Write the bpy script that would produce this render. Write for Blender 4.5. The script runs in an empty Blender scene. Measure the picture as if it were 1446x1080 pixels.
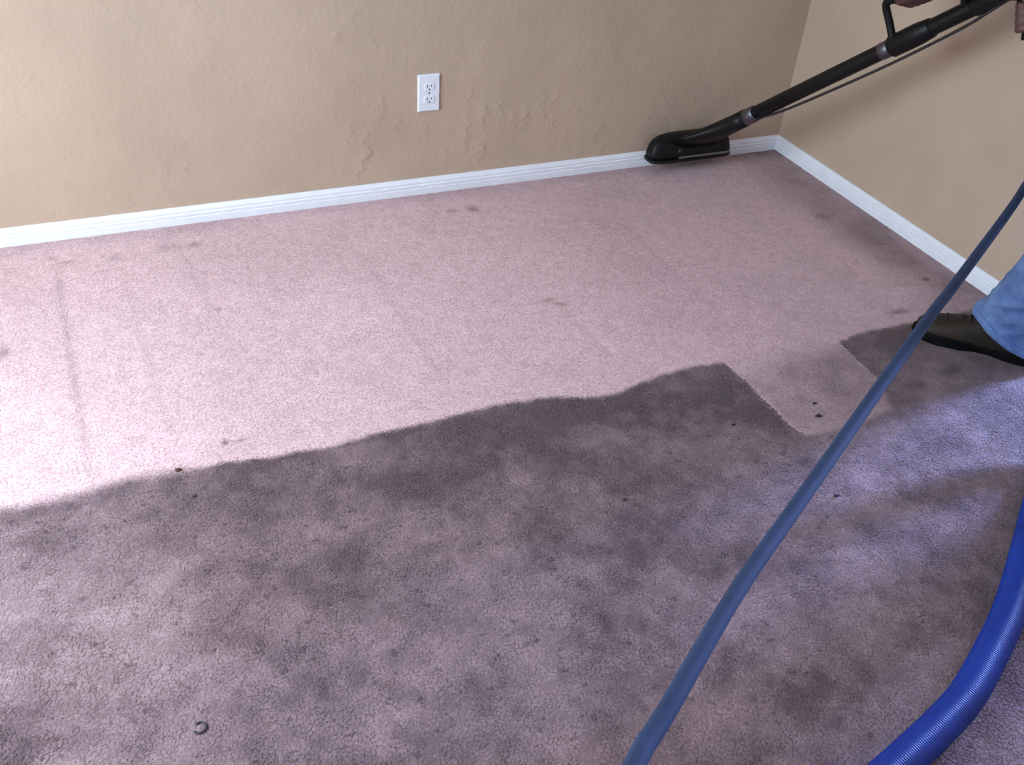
import bpy, bmesh, math
import numpy as np
from mathutils import Vector, Matrix

# ------------------------------------------------------------------ camera
scene = bpy.context.scene
COL = scene.collection
RIGHT = Vector((0.91959547, -0.38781267, 0.06281326))
UP = Vector((0.18883931, 0.57653885, 0.79494822))
FWD = Vector((0.34450528, 0.71916917, -0.60341679))
cam_data = bpy.data.cameras.new('camera')
cam_data.sensor_fit = 'HORIZONTAL'
cam_data.sensor_width = 36.0
cam_data.lens = 36.0 * 1350.88 / 1446.0
cam_data.clip_start = 0.02
cam = bpy.data.objects.new('camera', cam_data)
COL.objects.link(cam)
m = Matrix((RIGHT, UP, -FWD)).transposed().to_4x4()
m.translation = (-2.2957, -2.6870, 1.3934)
cam.matrix_world = m
scene.camera = cam

# ------------------------------------------------------------------ world, daylight, exposure
scene.view_settings.view_transform = 'Standard'
scene.view_settings.look = 'None'
scene.view_settings.gamma = 1.0
scene.view_settings.use_curve_mapping = False
scene.view_settings.exposure = 0.0
scene.cycles.use_denoising = True
scene.cycles.sample_clamp_indirect = 1.5
scene.cycles.sample_clamp_direct = 6.0
scene.cycles.caustics_reflective = False
scene.cycles.caustics_refractive = False
world = bpy.data.worlds.new('daylight')
scene.world = world
world.use_nodes = True
bg = world.node_tree.nodes['Background']
bg.inputs['Color'].default_value = (0.62, 0.74, 1.0, 1)
bg.inputs['Strength'].default_value = 1.0

def area(name, loc, target, sx, sy, power, col):
    d = bpy.data.lights.new(name, 'AREA')
    d.shape = 'RECTANGLE'; d.size = sx; d.size_y = sy; d.energy = power; d.color = col
    o = bpy.data.objects.new(name, d); COL.objects.link(o)
    o.location = loc
    o.rotation_euler = (Vector(target) - Vector(loc)).to_track_quat('-Z', 'Y').to_euler()
    return o
# daylight in the left-hand window and right doorway; added fill lamp behind the camera
area('window_daylight', (-3.72, -1.40, 1.22), (-2.4, -1.25, 0.25), 1.4, 1.4, 106, (0.70, 0.86, 1.0))
area('doorway_daylight', (1.75, -1.28, 0.85), (0.0, -1.5, 0.1), 0.34, 0.7, 290, (0.30, 0.44, 1.0))
area('front_fill_lamp', (-1.7, -4.22, 1.5), (-1.5, -1.0, 0.5), 1.7, 1.2, 11, (0.92, 0.94, 1.0))

# ------------------------------------------------------------------ helpers
def tag(o, label=None, cat=None, group=None, kind=None):
    if label: o['label'] = label
    if cat: o['category'] = cat
    if group: o['group'] = group
    if kind: o['kind'] = kind
    return o

def link(name, me, mat=None, parent=None, smooth=False):
    o = bpy.data.objects.new(name, me); COL.objects.link(o)
    if mat is not None:
        me.materials.clear(); me.materials.append(mat)
    if parent is not None: o.parent = parent
    if smooth:
        me.polygons.foreach_set('use_smooth', np.ones(len(me.polygons), bool))
    return o

def from_bm(name, bm, mat=None, parent=None, smooth=False):
    bmesh.ops.recalc_face_normals(bm, faces=bm.faces)
    me = bpy.data.meshes.new(name); bm.to_mesh(me); bm.free()
    return link(name, me, mat, parent, smooth)

def empty(name, loc=(0, 0, 0)):
    o = bpy.data.objects.new(name, None); COL.objects.link(o); o.location = loc
    o.empty_display_size = 0.05
    return o

def local(o, parent):
    """parent keeps world placement (parent is an unrotated Empty)"""
    o.parent = parent
    o.location = Vector(o.location) - Vector(parent.location)
    return o

def box(bm, x0, x1, y0, y1, z0, z1, bevel=0.0):
    r = bmesh.ops.create_cube(bm, size=1.0)
    vs = r['verts']
    for v in vs:
        v.co = Vector(((x0 + x1) / 2 + v.co.x * (x1 - x0), (y0 + y1) / 2 + v.co.y * (y1 - y0), (z0 + z1) / 2 + v.co.z * (z1 - z0)))
    if bevel > 0:
        es = list({e for v in vs for e in v.link_edges})
        bmesh.ops.bevel(bm, geom=es, offset=bevel, segments=2, affect='EDGES')

def frame_of(d):
    d = Vector(d).normalized()
    a = Vector((0, 0, 1)) if abs(d.z) < 0.9 else Vector((1, 0, 0))
    u = d.cross(a).normalized(); v = d.cross(u).normalized()
    return d, u, v

def loft(bm, rings, cap=True, close=True):
    """rings: list of lists of Vectors with equal count"""
    vr = [[bm.verts.new(p) for p in r] for r in rings]
    n = len(vr[0])
    for a, b in zip(vr[:-1], vr[1:]):
        for i in range(n if close else n - 1):
            j = (i + 1) % n
            bm.faces.new((a[i], a[j], b[j], b[i]))
    if cap:
        bm.faces.new(list(reversed(vr[0]))); bm.faces.new(vr[-1])
    return vr

def tube(bm, pts, radii, seg=16, cap=True):
    pts = [Vector(p) for p in pts]
    if not hasattr(radii, '__len__'): radii = [radii] * len(pts)
    rings = []
    d0 = (pts[1] - pts[0]).normalized()
    _, u, v = frame_of(d0)
    for i, p in enumerate(pts):
        if i == 0: d = pts[1] - pts[0]
        elif i == len(pts) - 1: d = pts[-1] - pts[-2]
        else: d = (pts[i + 1] - pts[i]).normalized() + (pts[i] - pts[i - 1]).normalized()
        d.normalize()
        u = (u - d * u.dot(d)).normalized(); v = d.cross(u)
        rings.append([p + (u * math.cos(2 * math.pi * k / seg) + v * math.sin(2 * math.pi * k / seg)) * radii[i] for k in range(seg)])
    return loft(bm, rings, cap)

def catmull(pts, n):
    pts = [Vector(p) for p in pts]
    P = [pts[0] * 2 - pts[1]] + pts + [pts[-1] * 2 - pts[-2]]
    out = []
    for i in range(1, len(P) - 2):
        for k in range(n):
            t = k / n
            a, b, c, d = P[i - 1], P[i], P[i + 1], P[i + 2]
            out.append(0.5 * ((2 * b) + (c - a) * t + (2 * a - 5 * b + 4 * c - d) * t * t + (3 * b - a - 3 * c + d) * t ** 3))
    out.append(pts[-1])
    return out

def capsule(bm, p0, r0, p1, r1, seg=14):
    p0 = Vector(p0); p1 = Vector(p1)
    d, u, v = frame_of(p1 - p0 if (p1 - p0).length > 1e-6 else Vector((0, 0, 1)))
    rings = []
    for a in (-80, -55, -28, 0):
        a = math.radians(a)
        rings.append((p0 + d * r0 * math.sin(a), r0 * math.cos(a)))
    for a in (0, 28, 55, 80):
        a = math.radians(a)
        rings.append((p1 + d * r1 * math.sin(a), r1 * math.cos(a)))
    loft(bm, [[c + (u * math.cos(2 * math.pi * k / seg) + v * math.sin(2 * math.pi * k / seg)) * r for k in range(seg)] for c, r in rings])

def ellipsoid(bm, c, axes, rad, seg=20):
    """axes: three unit vectors, rad: three radii"""
    r = bmesh.ops.create_uvsphere(bm, u_segments=seg, v_segments=seg // 2 + 2, radius=1.0)
    A = [Vector(a).normalized() * s for a, s in zip(axes, rad)]
    c = Vector(c)
    for w in r['verts']:
        w.co = c + A[0] * w.co.x + A[1] * w.co.y + A[2] * w.co.z

def remeshed(name, bm, voxel, smooth_iter, mat, parent):
    """melts overlapping volumes into one continuous skin"""
    bmesh.ops.recalc_face_normals(bm, faces=bm.faces)
    me = bpy.data.meshes.new(name + '_raw'); bm.to_mesh(me); bm.free()
    o = bpy.data.objects.new(name + '_raw', me); COL.objects.link(o)
    mod = o.modifiers.new('r', 'REMESH'); mod.mode = 'VOXEL'; mod.voxel_size = voxel; mod.use_smooth_shade = True
    s = o.modifiers.new('s', 'SMOOTH'); s.factor = 0.5; s.iterations = smooth_iter
    dg = bpy.context.evaluated_depsgraph_get()
    out = bpy.data.meshes.new_from_object(o.evaluated_get(dg))
    bpy.data.objects.remove(o); bpy.data.meshes.remove(me)
    out.name = name
    return link(name, out, mat, parent, True)

# ------------------------------------------------------------------ materials
def srgb(r, g, b):
    f = lambda c: (c / 12.92 if c <= 0.04045 else ((c + 0.055) / 1.055) ** 2.4)
    return (f(r / 255), f(g / 255), f(b / 255), 1)

class NT:
    def __init__(s, name):
        s.m = bpy.data.materials.new(name); s.m.use_nodes = True
        s.t = s.m.node_tree; s.b = s.t.nodes['Principled BSDF']
    def n(s, typ, **kw):
        o = s.t.nodes.new(typ)
        for k, v in kw.items():
            if k in o.inputs: o.inputs[k].default_value = v
            else: setattr(o, k, v)
        return o
    def l(s, a, b): s.t.links.new(a, b)
    def coords(s, scale=None):
        c = s.n('ShaderNodeTexCoord').outputs['Object']
        if scale:
            mp = s.n('ShaderNodeMapping'); mp.inputs['Scale'].default_value = scale
            s.l(c, mp.inputs['Vector']); c = mp.outputs['Vector']
        return c
    def noise(s, scale, detail=4, rough=0.55, vec=None):
        o = s.n('ShaderNodeTexNoise'); o.inputs['Scale'].default_value = scale
        o.inputs['Detail'].default_value = detail; o.inputs['Roughness'].default_value = rough
        s.l(vec if vec is not None else s.coords(), o.inputs['Vector'])
        return o.outputs['Fac']
    def ramp(s, fac, stops):
        o = s.n('ShaderNodeValToRGB'); e = o.color_ramp.elements
        while len(e) < len(stops): e.new(0.5)
        for el, (p, c) in zip(e, stops): el.position = p; el.color = c
        s.l(fac, o.inputs['Fac']); return o.outputs['Color']
    def mix(s, fac, a, b, mode='MIX'):
        o = s.n('ShaderNodeMix', data_type='RGBA', blend_type=mode)
        for idx, val in ((0, fac), (6, a), (7, b)):
            if hasattr(val, 'links'): s.l(val, o.inputs[idx])
            else: o.inputs[idx].default_value = val
        return o.outputs[2]
    def bump(s, h, strength, dist):
        o = s.n('ShaderNodeBump'); o.inputs['Strength'].default_value = strength; o.inputs['Distance'].default_value = dist
        s.l(h, o.inputs['Height']); s.l(o.outputs['Normal'], s.b.inputs['Normal'])

def simple(name, col, rough=0.6, var=0.12, nscale=40, metallic=0.0, bump=0.0, spec=0.5, sheen=0.0):
    t = NT(name)
    c2 = tuple(min(1, x * (1 + var)) for x in col[:3]) + (1,)
    c1 = tuple(x * (1 - var) for x in col[:3]) + (1,)
    f = t.noise(nscale)
    t.l(t.ramp(f, [(0.3, c1), (0.7, c2)]), t.b.inputs['Base Color'])
    t.b.inputs['Roughness'].default_value = rough
    t.b.inputs['Metallic'].default_value = metallic
    t.b.inputs['Specular IOR Level'].default_value = spec
    if sheen: t.b.inputs['Sheen Weight'].default_value = sheen
    if bump: t.bump(t.noise(nscale * 6), bump, 0.002)
    return t.m

def wall_material(name, col, strength):
    t = NT(name)
    f = t.noise(3.0, 3)
    c1 = tuple(x * 0.95 for x in col[:3]) + (1,); c2 = tuple(min(1, x * 1.05) for x in col[:3]) + (1,)
    t.l(t.ramp(f, [(0.35, c1), (0.65, c2)]), t.b.inputs['Base Color'])
    t.b.inputs['Roughness'].default_value = 0.55
    t.b.inputs['Specular IOR Level'].default_value = 0.25
    a = t.noise(85, 3, 0.5); b2 = t.noise(28, 3, 0.6)
    add = t.n('ShaderNodeMath', operation='ADD'); t.l(a, add.inputs[0]); t.l(b2, add.inputs[1])
    t.bump(add.outputs[0], strength, 0.004)
    return t.m

WALL = srgb(188, 165, 143)
M_wall = wall_material('beige_textured_paint', WALL, 0.30)
M_wall_smooth = wall_material('beige_smooth_paint', WALL, 0.12)
M_ceil = simple('ceiling_white', (0.8, 0.79, 0.77, 1), 0.8, 0.03)
M_trim = simple('white_gloss_paint', (0.82, 0.83, 0.86, 1), 0.35, 0.03, 20)
M_plate = simple('white_outlet_plastic', (0.80, 0.81, 0.85, 1), 0.3, 0.02)
M_slot = simple('outlet_slot_dark', (0.06, 0.055, 0.06, 1), 0.6, 0.1)
M_screw = simple('screw_steel', (0.25, 0.24, 0.25, 1), 0.35, 0.1, metallic=0.8)
M_black = simple('black_wand_plastic', (0.005, 0.005, 0.005, 1), 0.45, 0.2, spec=0.25)
M_blacktube = simple('black_coated_tube', (0.005, 0.005, 0.005, 1), 0.4, 0.2, 30, spec=0.25)
M_steel = simple('brushed_steel', (0.16, 0.16, 0.18, 1), 0.4, 0.1, 60, metallic=1.0)
M_strip = simple('grey_strip_plastic', (0.16, 0.14, 0.13, 1), 0.4, 0.1)
M_line = simple('dark_solution_line', (0.020, 0.015, 0.015, 1), 0.4, 0.2)
M_thin = simple('blue_solution_hose', srgb(29, 47, 77), 0.8, 0.15, 30)
M_skin = simple('skin', (0.095, 0.040, 0.032, 1), 0.5, 0.12, 30, bump=0.1)
M_shirt = simple('navy_shirt_cloth', (0.013, 0.015, 0.03, 1), 0.85, 0.2, 60, sheen=0.2)
M_hair = simple('dark_hair', (0.02, 0.014, 0.01, 1), 0.6, 0.3, 80)
M_crumb = simple('brown_crumb', (0.09, 0.03, 0.025, 1), 0.9, 0.3, 200)
M_crumb_dark = simple('dark_crumb', (0.03, 0.022, 0.024, 1), 0.9, 0.3, 200)
M_ring = simple('dark_rubber_ring', (0.035, 0.025, 0.035, 1), 0.6, 0.2, 100)
M_sole = simple('black_rubber_sole', (0.0035, 0.0035, 0.0035, 1), 0.7, 0.2, spec=0.1)
M_lace = simple('dark_lace', (0.012, 0.011, 0.010, 1), 0.8, 0.2, 100)
M_eye = simple('eye_white', (0.6, 0.58, 0.55, 1), 0.3, 0.05)

def leather():
    t = NT('brown_black_leather')
    f = t.noise(14, 4)
    t.l(t.ramp(f, [(0.35, (0.016, 0.012, 0.009, 1)), (0.55, (0.032, 0.022, 0.014, 1)), (0.75, (0.055, 0.027, 0.018, 1))]), t.b.inputs['Base Color'])
    t.b.inputs['Roughness'].default_value = 0.6
    t.b.inputs['Specular IOR Level'].default_value = 0.25
    t.bump(t.noise(160, 3), 0.35, 0.001)
    return t.m
M_leather = leather()

def denim():
    t = NT('washed_blue_denim')
    w = t.n('ShaderNodeTexWave', wave_type='BANDS', bands_direction='DIAGONAL')
    w.inputs['Scale'].default_value = 220; w.inputs['Distortion'].default_value = 1.5
    t.l(t.coords(), w.inputs['Vector'])
    f = t.noise(16, 5, 0.6)
    base = t.ramp(f, [(0.3, srgb(66, 90, 136)), (0.5, srgb(92, 117, 160)), (0.75, srgb(120, 144, 184))])
    fine = t.ramp(w.outputs['Fac'], [(0.2, (0.82, 0.84, 0.88, 1)), (0.8, (1, 1, 1, 1))])
    t.l(t.mix(1.0, base, fine, 'MULTIPLY'), t.b.inputs['Base Color'])
    t.b.inputs['Roughness'].default_value = 0.85
    t.bump(t.noise(220, 3), 0.2, 0.001)
    return t.m
M_denim = denim()

def hose_mat():
    t = NT('blue_ribbed_vacuum_hose')
    f = t.noise(9, 3)
    t.l(t.ramp(f, [(0.3, srgb(0, 33, 108)), (0.7, srgb(2, 46, 136))]), t.b.inputs['Base Color'])
    t.b.inputs['Roughness'].default_value = 0.42
    return t.m
M_hose = hose_mat()

def carpet_mat():
    """mauve carpet; soil and brown marks are stored per point of the carpet"""
    t = NT('mauve_carpet')
    soil = t.n('ShaderNodeAttribute', attribute_name='soil').outputs['Fac']
    brown = t.n('ShaderNodeAttribute', attribute_name='brown').outputs['Fac']
    yarn = t.n('ShaderNodeAttribute', attribute_name='yarn').outputs['Fac']
    clean = t.ramp(yarn, [(0.0, (0.58, 0.375, 0.378, 1)), (1.0, (0.77, 0.53, 0.535, 1))])
    dirty = t.ramp(yarn, [(0.0, (0.070, 0.040, 0.048, 1)), (1.0, (0.112, 0.068, 0.079, 1))])
    c = t.mix(soil, clean, dirty)
    c = t.mix(brown, c, (0.17, 0.095, 0.062, 1))
    t.l(c, t.b.inputs['Base Color'])
    t.b.inputs['Roughness'].default_value = 0.95
    t.b.inputs['Specular IOR Level'].default_value = 0.1
    t.b.inputs['Sheen Weight'].default_value = 0.15
    t.b.inputs['Sheen Roughness'].default_value = 0.6
    return t.m
M_carpet = carpet_mat()

# ------------------------------------------------------------------ soil pattern of the carpet with some painted daylight (world metres)
rng = np.random.default_rng(7)
_tab = {}
def vnoise(x, y, s, seed):
    k = seed
    if k not in _tab: _tab[k] = np.random.default_rng(seed).random((256, 256))
    T = _tab[k]
    X = x / s + 100; Y = y / s + 100
    i = np.floor(X).astype(int); j = np.floor(Y).astype(int)
    fx = X - i; fy = Y - j
    fx = fx * fx * (3 - 2 * fx); fy = fy * fy * (3 - 2 * fy)
    g = lambda a, b: T[a % 256, b % 256]
    return (g(i, j) * (1 - fx) + g(i + 1, j) * fx) * (1 - fy) + (g(i, j + 1) * (1 - fx) + g(i + 1, j + 1) * fx) * fy
def fbm(x, y, s, seed, o=4):
    a = 0; w = 1; tot = 0
    for k in range(o):
        a = a + w * vnoise(x, y, s / 2 ** k, seed + k); tot += w; w *= 0.55
    return a / tot
def sst(a, b, v):
    t = np.clip((v - a) / (b - a), 0, 1); return t * t * (3 - 2 * t)
def blob(x, y, cx, cy, rx, ry, ang=0.0):
    c, s = math.cos(ang), math.sin(ang)
    dx, dy = x - cx, y - cy
    u = (dx * c + dy * s) / rx; v = (-dx * s + dy * c) / ry
    return np.exp(-(u * u + v * v))
def seg_line(x, y, x0, y0, x1, y1, w):
    dx, dy = x1 - x0, y1 - y0; L = dx * dx + dy * dy
    t = np.clip(((x - x0) * dx + (y - y0) * dy) / L, 0, 1)
    d = np.hypot(x - x0 - t * dx, y - y0 - t * dy)
    return np.exp(-(d / w) ** 2) * np.minimum(1, 6 * np.minimum(t, 1 - t) + 0.15)

EDGE = np.array([(-3.6, -1.09), (-2.62, -1.097), (-2.543, -1.097), (-2.451, -1.092), (-2.355, -1.081), (-2.171, -1.098), (-2.07, -1.111), (-1.946, -1.114),
                 (-1.88, -1.106), (-1.748, -1.104), (-1.678, -1.10), (-1.571, -1.095), (-1.43, -1.108), (-1.36, -1.137), (-1.279, -1.146),
                 (-1.144, -1.113), (-1.02, -1.106), (-0.952, -1.122), (-0.945, -1.18), (-0.94, -1.40), (-0.925, -1.425), (-0.793, -1.44),
                 (-0.66, -1.41), (-0.612, -1.32), (-0.603, -1.14), (-0.59, -1.128), (-0.497, -1.115), (-0.364, -1.121), (0.2, -1.12)])
def soil_and_light_at(x, y):
    n1 = fbm(x, y, 0.30, 11); n2 = fbm(x, y, 0.09, 21); n3 = fbm(x, y, 0.03, 31, 3)
    wob = (n2 - 0.5) * 0.009 + (n3 - 0.5) * 0.010
    ye = np.interp(x, EDGE[:, 0], EDGE[:, 1])
    soft = np.where(x < -2.25, 0.022, 0.010)
    dirty = sst(-1, 1, (ye - y + wob) / soft)
    below = np.clip(-1.10 - y, 0, 3)
    # soil is heaviest just outside the cleaned strip, lighter at the far left
    lvl = 0.60 + 0.16 * np.exp(-below / 0.30) + 0.60 * (n1 - 0.5) + 0.85 * (n2 - 0.5) + 0.55 * (n3 - 0.5)
    lvl = lvl - 0.16 * sst(-1.9, -2.6, x)
    lvl = lvl + 0.30 * blob(x, y, -1.15, -1.20, 0.20, 0.09) + 0.26 * blob(x, y, -1.00, -1.28, 0.10, 0.12) + 0.20 * blob(x, y, -1.05, -1.32, 0.20, 0.03)
    lvl = lvl + 0.26 * blob(x, y, -1.83, -1.30, 0.10, 0.05, 0.3) + 0.28 * blob(x, y, -1.66, -1.27, 0.12, 0.05) + 0.20 * blob(x, y, -1.50, -1.18, 0.18, 0.06)
    lvl = lvl + 0.24 * blob(x, y, -2.07, -1.26, 0.10, 0.05) + 0.22 * blob(x, y, -2.50, -1.125, 0.10, 0.02) + 0.20 * blob(x, y, -2.54, -1.22, 0.08, 0.04)
    lvl = lvl + (0.34 * blob(x, y, -1.39, -2.03, 0.09, 0.05, 0.2) + 0.28 * blob(x, y, -1.25, -2.01, 0.06, 0.03)) * (0.5 + n3)
    lvl = lvl + 0.22 * blob(x, y, -0.50, -1.20, 0.13, 0.09) + 0.15 * blob(x, y, -1.46, -1.60, 0.16, 0.06)
    lvl = lvl + 0.30 * sst(-0.55, -0.25, x) * 0.35
    lvl = lvl - 0.22 * blob(x, y, -2.40, -1.45, 0.25, 0.16) + 0.38 * blob(x, y, -2.68, -1.68, 0.28, 0.20)  # lower-left window daylight painted in as a lighter tone; outer corner darker
    lvl = 0.865 + (lvl - 0.66) * 0.38 - 0.05 * sst(-1.9, -2.6, x)
    soil = dirty * np.clip(lvl, 0.6, 1.02)
    # the stroke that reaches further out is only half clean
    strip = sst(-0.97, -0.92, x) * (1 - sst(-0.62, -0.58, x)) * sst(-1.08, -1.22, y) * (1 - dirty)
    soil = soil + strip * (0.44 + 0.5 * (n2 - 0.5))
    cl = 1 - dirty
    # cleaned strip: faint mottling, missed band by the right wall, darker to the right and towards the skirting
    soil = soil + cl * np.clip(0.04 + 0.20 * (n1 - 0.5) + 0.10 * (n2 - 0.5), 0, 1)
    soil = soil + cl * 0.12 * sst(-1.9, -0.5, x)
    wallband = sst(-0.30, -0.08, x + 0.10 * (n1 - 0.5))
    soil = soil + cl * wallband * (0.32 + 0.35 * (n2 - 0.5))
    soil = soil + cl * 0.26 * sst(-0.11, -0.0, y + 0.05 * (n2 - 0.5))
    # edges between passes of the wand
    for (x0, y0, x1, y1, w, a) in ((-2.48, -0.15, -2.451, -1.08, 0.011, 0.20), (-2.321, -0.2, -2.278, -1.04, 0.010, 0.08), (-2.16, -0.12, -2.10, -0.72, 0.010, 0.10),
                                   (-1.672, -0.36, -1.654, -1.04, 0.009, 0.09), (-1.242, -0.725, -1.216, -1.03, 0.008, 0.07), (-1.95, -0.3, -1.93, -0.9, 0.01, 0.05), (-0.85, -0.35, -0.84, -1.0, 0.01, 0.06),
                                   (-0.42, -0.3, -0.40, -1.0, 0.012, 0.07)):
        soil = soil + cl * a * seg_line(x, y, x0, y0, x1, y1, w)
    soil = soil - cl * 0.10 * seg_line(x, y, -1.225, -0.725, -1.195, -1.03, 0.009)
    for (cx, cy, rx, ry, a) in ((-2.451, -0.144, 0.022, 0.008, 0.45), (-2.49, -0.111, 0.012, 0.010, 0.3), (-2.611, -0.537, 0.016, 0.028, 0.5), (-2.19, -0.139, 0.03, 0.02, 0.25),
                                (-2.113, -0.141, 0.016, 0.012, 0.4), (-2.328, -0.16, 0.02, 0.02, 0.25), (-2.105, -0.50, 0.008, 0.012, 0.4), (-2.179, -1.03, 0.006, 0.008, 0.9), (-2.142, -1.033, 0.014, 0.004, 0.7),
                                (-0.18, -0.513, 0.03, 0.03, 0.3), (-0.129, -0.943, 0.010, 0.008, 0.9), (-0.334, -1.064, 0.03, 0.012, 0.5), (-0.40, -1.335, 0.02, 0.012, 0.6),
                                (-0.24, -0.35, 0.05, 0.10, 0.12), (-0.12, -0.72, 0.05, 0.08, 0.10)):
        soil = soil + a * blob(x, y, cx, cy, rx, ry) * (0.6 + 0.8 * n3)
    # scattered specks in the soiled part
    sp = vnoise(x + 0.4 * y, y * 1.7, 0.011, 77)
    soil = soil + dirty * 0.20 * sst(0.82, 0.97, sp) * (0.4 + n1)
    brown = 0.75 * blob(x, y, -1.266, -0.154, 0.018, 0.018) + 0.55 * blob(x, y, -1.331, -0.150, 0.018, 0.010)
    brown = brown + 0.50 * blob(x, y, -1.258, -0.712, 0.014, 0.008) + 0.6 * blob(x, y, -1.236, -0.742, 0.026, 0.008, -0.5)
    brown = brown + 0.10 * wallband * (0.4 + n2) + 0.10 * dirty * np.clip(n1 - 0.4, 0, 1) * 2
    brown = brown + 0.22 * dirty * sst(-1.35, -0.55, x) * np.exp(-below / 0.35)
    brown = brown + 0.12 * dirty * sst(-1.75, -2.2, y)
    return np.clip(soil, 0, 1.0), np.clip(brown * (0.7 + 0.6 * n3), 0, 0.9)

def np_mesh(name, verts, faces):
    """verts Nx3, faces MxK (K = 3 or 4)"""
    me = bpy.data.meshes.new(name)
    faces = np.asarray(faces, dtype=np.int32); k = faces.shape[1]
    me.vertices.add(len(verts)); me.vertices.foreach_set('co', np.asarray(verts, dtype=np.float32).ravel())
    me.loops.add(faces.size); me.loops.foreach_set('vertex_index', faces.ravel())
    me.polygons.add(len(faces)); me.polygons.foreach_set('loop_start', np.arange(len(faces), dtype=np.int32) * k)
    me.update(calc_edges=True); me.validate()
    return me
def attr(me, name, vals):
    a = me.attributes.new(name, 'FLOAT', 'POINT'); a.data.foreach_set('value', np.asarray(vals, dtype=np.float32))
def grid_faces(nx, ny):
    i, j = np.meshgrid(np.arange(nx - 1), np.arange(ny - 1), indexing='ij')
    a = (i * ny + j).ravel(); return np.stack([a, a + ny, a + ny + 1, a + 1], 1)

X0, X1, Y0, Y1, H = -3.70, 0.0, -4.20, 0.0, 2.44     # room
DY0, DY1, DZ = -2.26, -1.36, 2.03                    # doorway in the right wall

# floor: carpet backing
gx = np.concatenate([np.linspace(X0 - 0.1, -2.9, 12)[:-1], np.arange(-2.9, 0.12, 0.02)])
gy = np.concatenate([np.linspace(Y0 - 0.1, -2.7, 20)[:-1], np.arange(-2.7, 0.12, 0.02)])
GX, GY = np.meshgrid(gx, gy, indexing='ij'); fx, fy = GX.ravel(), GY.ravel()
PILE = 0.0032
me = np_mesh('floor', np.stack([fx, fy, np.full_like(fx, -0.0009)], 1), grid_faces(len(gx), len(gy)))
s, b = soil_and_light_at(fx, fy)
attr(me, 'soil', s); attr(me, 'brown', b); attr(me, 'yarn', np.full_like(fx, 0.45))
floor = link('floor', me, M_carpet)
tag(floor, 'carpet backing of the beige-walled room', 'floor', kind='structure')

# carpet pile: short twisted tufts, each a small leaning frustum
SP = 0.0050
tx, ty = np.meshgrid(np.arange(-2.95, -0.012, SP), np.arange(-2.6, -0.012, SP), indexing='ij')
tx = tx.ravel(); ty = ty.ravel()
keep = (ty > -1.67 - 0.38 * (tx + 2.62) - 0.45) & (tx < -0.25 + 1.05 * (ty + 1.436) + 0.55)
tx = tx[keep]; ty = ty[keep]; N = len(tx)
tx = np.minimum(tx + rng.uniform(-.45, .45, N) * SP, -0.013); ty = np.minimum(ty + rng.uniform(-.45, .45, N) * SP, -0.013)
sl, br = soil_and_light_at(tx, ty)
lean = np.stack([rng.normal(0, .0005, N), rng.normal(0, .0005, N)], 1)
# cleaned pile is combed by the wand, walked-on pile lies in clumps
lx = (fbm(tx, ty, 0.02, 41, 3) - 0.5) * 0.006 * (0.35 + 0.65 * np.clip(sl, 0, 1)); ly = (fbm(tx, ty, 0.02, 51, 3) - 0.5) * 0.006 * (0.35 + 0.65 * np.clip(sl, 0, 1))
hgt = PILE * (0.94 + (0.04 + 0.10 * np.clip(sl, 0, 1)) * rng.random(N)) * (1 - 0.14 * np.clip(sl, 0, 1) * (fbm(tx, ty, 0.03, 61, 2) > 0.5))
ang0 = rng.uniform(0, 2 * math.pi, N)
V = np.zeros((N, 6, 3), np.float32)
rt = 0.0052 - 0.0008 * np.clip(sl, 0, 1)
for k in range(3):
    a = ang0 + k * 2.0944
    V[:, k, 0] = tx + 0.0040 * np.cos(a); V[:, k, 1] = ty + 0.0040 * np.sin(a); V[:, k, 2] = -PILE
    V[:, 3 + k, 0] = tx + lean[:, 0] + lx + rt * np.cos(a + 0.6); V[:, 3 + k, 1] = ty + lean[:, 1] + ly + rt * np.sin(a + 0.6)
    V[:, 3 + k, 2] = -PILE + hgt + rng.uniform(-.00022, .00022, N) * (0.5 + 0.7 * np.clip(sl, 0, 1))
V[:, :, 0] = np.minimum(V[:, :, 0], -0.0125); V[:, :, 1] = np.minimum(V[:, :, 1], -0.0125)
base = (np.arange(N) * 6)[:, None]
tri = np.concatenate([base + np.array(t) for t in ((0, 1, 4), (0, 4, 3), (1, 2, 5), (1, 5, 4), (2, 0, 3), (2, 3, 5), (3, 4, 5))])
me = np_mesh('carpet_pile', V.reshape(-1, 3), tri)
yarn = np.clip(0.60 + rng.normal(0, 0.27, N) + 0.7 * (fbm(tx, ty, 0.02, 71, 2) - 0.5), 0, 1)
yv = np.repeat(yarn, 6).reshape(N, 6); yv[:, :3] *= 0.85
attr(me, 'soil', np.repeat(sl, 6)); attr(me, 'brown', np.repeat(br, 6)); attr(me, 'yarn', yv.ravel())
# soft yarn: tips shade as one nap, only gently turned by each tuft
nr = np.zeros((N, 6, 3), np.float32); nr[:, :, 2] = 1.0
soft_ = 0.10 + 0.16 * np.clip(sl, 0, 1)
for k in range(3):
    a = ang0 + k * 2.0944
    for q in (k, 3 + k):
        nr[:, q, 0] = soft_ * np.cos(a) + lx * 40; nr[:, q, 1] = soft_ * np.sin(a) + ly * 40
nr /= np.linalg.norm(nr, axis=2, keepdims=True)
pile = link('carpet_pile', me, M_carpet, None, True)
me.normals_split_custom_set_from_vertices(nr.reshape(-1, 3))
tag(pile, 'mauve cut-pile carpet, pale where cleaned and dark with soil in front', 'carpet', kind='stuff')

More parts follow.
